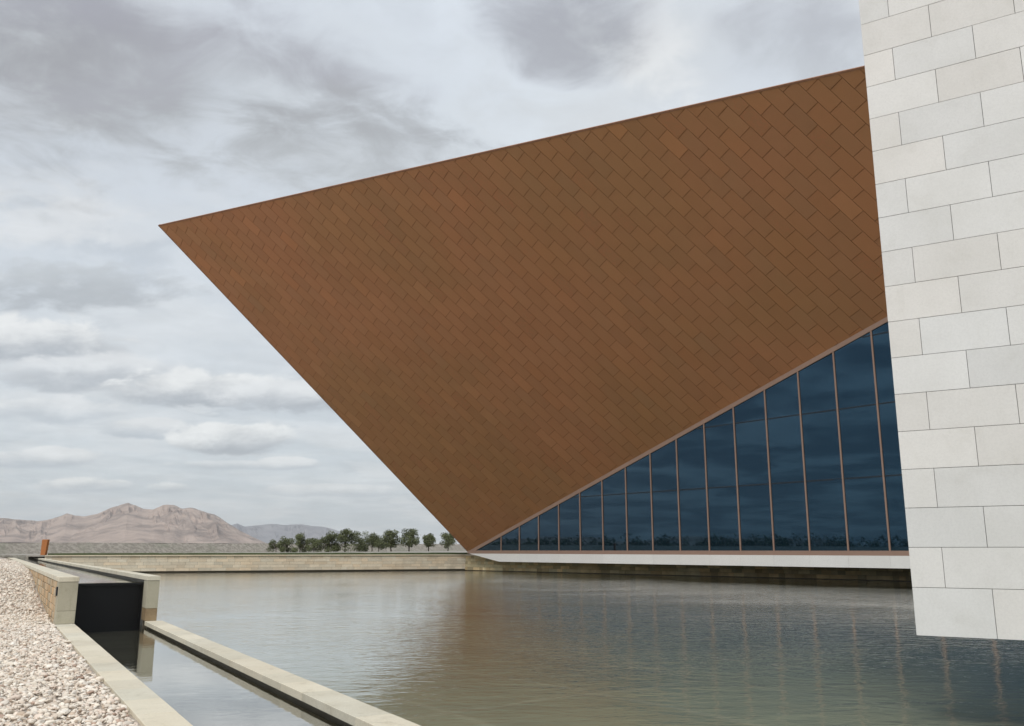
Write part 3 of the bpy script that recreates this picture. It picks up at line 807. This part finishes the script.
# ------------------------------------------------------------------ mountains
def mountain(name, prof, Y, depth, m, seed, foot=0.22, rough=.2):
    """ridge through the given skyline; spurs and gullies run down to the plain"""
    g = np.random.RandomState(seed)
    px = np.array([p[0] for p in prof], float); py = np.array([p[1] for p in prof], float)
    n, k = 900, 60
    xs = np.linspace(px[0], px[-1], n); hy = np.interp(xs, px, py)
    def fb(x, oct, sc):
        r = np.zeros_like(x)
        for o in range(oct):
            N = max(4, int((xs[-1] - xs[0]) / sc * 2 ** o)); gr = g.uniform(-1, 1, N + 3)
            tq = np.clip((x - xs[0]) / (xs[-1] - xs[0]), 0, 1) * N; i = np.clip(tq.astype(int), 0, N); f = tq - i; f = f * f * (3 - 2 * f)
            r += (gr[i] * (1 - f) + gr[i + 1] * f) / 2 ** o
        return r
    def table(sc):
        N = max(4, int((xs[-1] - xs[0]) / sc)); gr = g.uniform(0, 1, N + 3)
        def f(x):
            tq = np.clip((x - xs[0]) / (xs[-1] - xs[0]), 0, 1) * N; i = np.clip(tq.astype(int), 0, N); q = tq - i; q = q * q * (3 - 2 * q)
            return gr[i] * (1 - q) + gr[i + 1] * q
        return f
    top = np.maximum((HOR - hy) / 900.0 * Y, 4)
    top = top * (1 + .02 * fb(xs, 4, 14))
    spur = fb(xs, 3, 46)
    def table2(sx, st):
        a = g.uniform(0, 1, (int((xs[-1] - xs[0]) / sx) + 12, int(st) + 4))
        def f(x, t):
            u = (x - xs[0]) / sx + 4; w = t * st + .5
            u = np.clip(u, 0, a.shape[0] - 2.001); w = min(w, a.shape[1] - 2.001)
            i = u.astype(int); k = int(w); p, q = u - i, w - k; p = p * p * (3 - 2 * p); q = q * q * (3 - 2 * q)
            return (a[i, k] * (1 - p) + a[i + 1, k] * p) * (1 - q) + (a[i, k + 1] * (1 - p) + a[i + 1, k + 1] * p) * q
        return f
    B1, B2, B3, B4, W1_, W2_ = table2(24, 2), table2(11, 4), table2(5, 9), table2(2.2, 18), table2(30, 2), table2(9, 5)
    slope_x = np.gradient(np.convolve(np.pad(top, 40, 'edge'), np.ones(81) / 81, 'valid'), xs)      # spurs fan out downhill
    slope_x = slope_x / (np.abs(slope_x).max() + 1e-6)
    vs = []
    for j in range(k + 1):
        t = j / k                                             # 0 crest .. 1 foot
        xw = xs + slope_x * t * 26 + (W1_(xs, t) - .5) * 22 + (W2_(xs, t) - .5) * 7
        rid = lambda f: 1 - np.abs(2 * f(xw, t) - 1) * 2        # sharp spurs between rounded gullies
        env = min(1, t * 5) * (1 - t) ** .8
        h = top * ((1 - t) ** np.clip(1.15 + .4 * spur, .75, 1.9))
        h = h + top * env * (.26 * rid(B1) + .13 * rid(B2) + .065 * rid(B3) + .03 * rid(B4))
        h = h * (1 if t < 1 else 0) - (6 if t == 1 else 0)
        h = np.minimum(h, top * (1 - .35 * t))
        yy = Y - depth * t * (1 + .2 * spur)
        for i in range(n): vs.append(((xs[i] - 512) / 900.0 * yy[i], yy[i], max(h[i], -3)))
    for i in range(n): vs.append(((xs[i] - 512) / 900.0 * yy[i], yy[i], max(h[i], -3)))
    for i in range(n): vs.append(((xs[i] - 512) / 900.0 * Y, Y + depth * .8, -4))
    fs = [(j * n + i, j * n + i + 1, (j + 1) * n + i + 1, (j + 1) * n + i) for j in range(k) for i in range(n - 1)]
    o = (k + 1) * n; fs += [(o + i, o + i + 1, i + 1, i) for i in range(n - 1)]
    me = bpy.data.meshes.new(name); me.from_pydata(vs, [], fs); me.update()
    me.materials.append(m); return struct(link(name, me))
near = [(-620, 546), (-540, 530), (-470, 515), (-400, 524), (-330, 508), (-250, 520), (-180, 512), (-110, 524), (-60, 514), (-25, 520), (0, 518.5), (15, 520), (35, 521.5), (50, 519.5), (58, 517), (64, 514.5), (72, 516.5), (82, 517), (95, 514), (108, 509), (118, 505), (125, 503), (131, 505), (140, 509), (150, 509.5), (160, 506), (171, 505.5), (181, 509), (186, 508.5), (197, 511), (212, 515), (225, 523), (238, 530), (252, 537), (268, 544), (290, 548)]
mountain('mountains', near, 3600.0, 900.0, M['rock'], 4)
far = [(170, 548), (205, 535), (222, 527), (236, 523.5), (244, 527), (254, 526), (270, 524), (285, 525), (300, 524.5), (312, 526), (325, 528), (340, 532), (356, 537), (375, 541), (400, 544), (440, 546), (480, 549)]
mountain('far_mountains', far, 5700.0, 1100.0, M['rock_far'], 9)
# desert hills away to the left, which the glass wall mirrors
def side_hills():
    g = np.random.RandomState(21); vs = []; n = 160
    ph = g.uniform(0, 6, 6)
    for i in range(n):
        y = -2600 + 5200 * i / (n - 1)
        h = 60 + 34 * math.sin(y / 310 + ph[0]) + 22 * math.sin(y / 130 + ph[1]) + 12 * math.sin(y / 57 + ph[2])
        e = min(1, (2600 - abs(y)) / 500 + .02); h *= e * .45
        for k in range(7): 
            t = k / 6; vs.append((-2900 + 560 * t, y + g.uniform(-20, 20), h * (1 - t) ** 1.3 - (4 if k == 6 else 0)))
    fs = [(i * 7 + k, i * 7 + k + 1, (i + 1) * 7 + k + 1, (i + 1) * 7 + k) for i in range(n - 1) for k in range(6)]
    me = bpy.data.meshes.new('side_mountains'); me.from_pydata(vs, [], fs); me.polygons.foreach_set('use_smooth', [True] * len(fs))
    me.materials.append(M['rock']); struct(link('side_mountains', me))
side_hills()
# belt of scrub trees on the plain to the left
lv = MB(); g = np.random.RandomState(33)
for i in range(260):
    x, y = g.uniform(-240, -160), g.uniform(-90, 150); h = g.uniform(2.2, 5.5)
    for _ in range(70):
        d = g.normal(size=3); d /= np.linalg.norm(d); q = Vector((x, y, G + h * .5)) + Vector((d[0] * h * .6, d[1] * h * .6, d[2] * h * .5)) * g.uniform(.4, 1.05)
        s = g.uniform(.25, .55); nn = Vector(g.normal(size=3)).normalized(); a = nn.orthogonal().normalized(); b3 = nn.cross(a); k = g.uniform(.6, 1.2)
        lv.poly([q - a * s, q - b3 * s * .6, q + a * s, q + b3 * s * .6], (k, k, k))
struct(lv.build('scrub_belt', M['leaf']), 'stuff')

# ------------------------------------------------------------------ air
mb = MB(); mb.box((-6500, -3300, -6), (11500, 0, 0), (0, 9700, 0), (0, 0, 280)); hz = struct(mb.build('haze', bpy.data.materials.new('haze_air')), 'stuff')
hm = hz.data.materials[0]; hm.use_nodes = True; t = hm.node_tree; t.nodes.clear()
ov = t.nodes.new('ShaderNodeOutputMaterial'); pv = t.nodes.new('ShaderNodeVolumePrincipled')
pv.inputs['Color'].default_value = (0.94, 0.97, 1.0, 1); pv.inputs['Density'].default_value = 1e-4; pv.inputs['Anisotropy'].default_value = 0.2
t.links.new(pv.outputs[0], ov.inputs['Volume'])
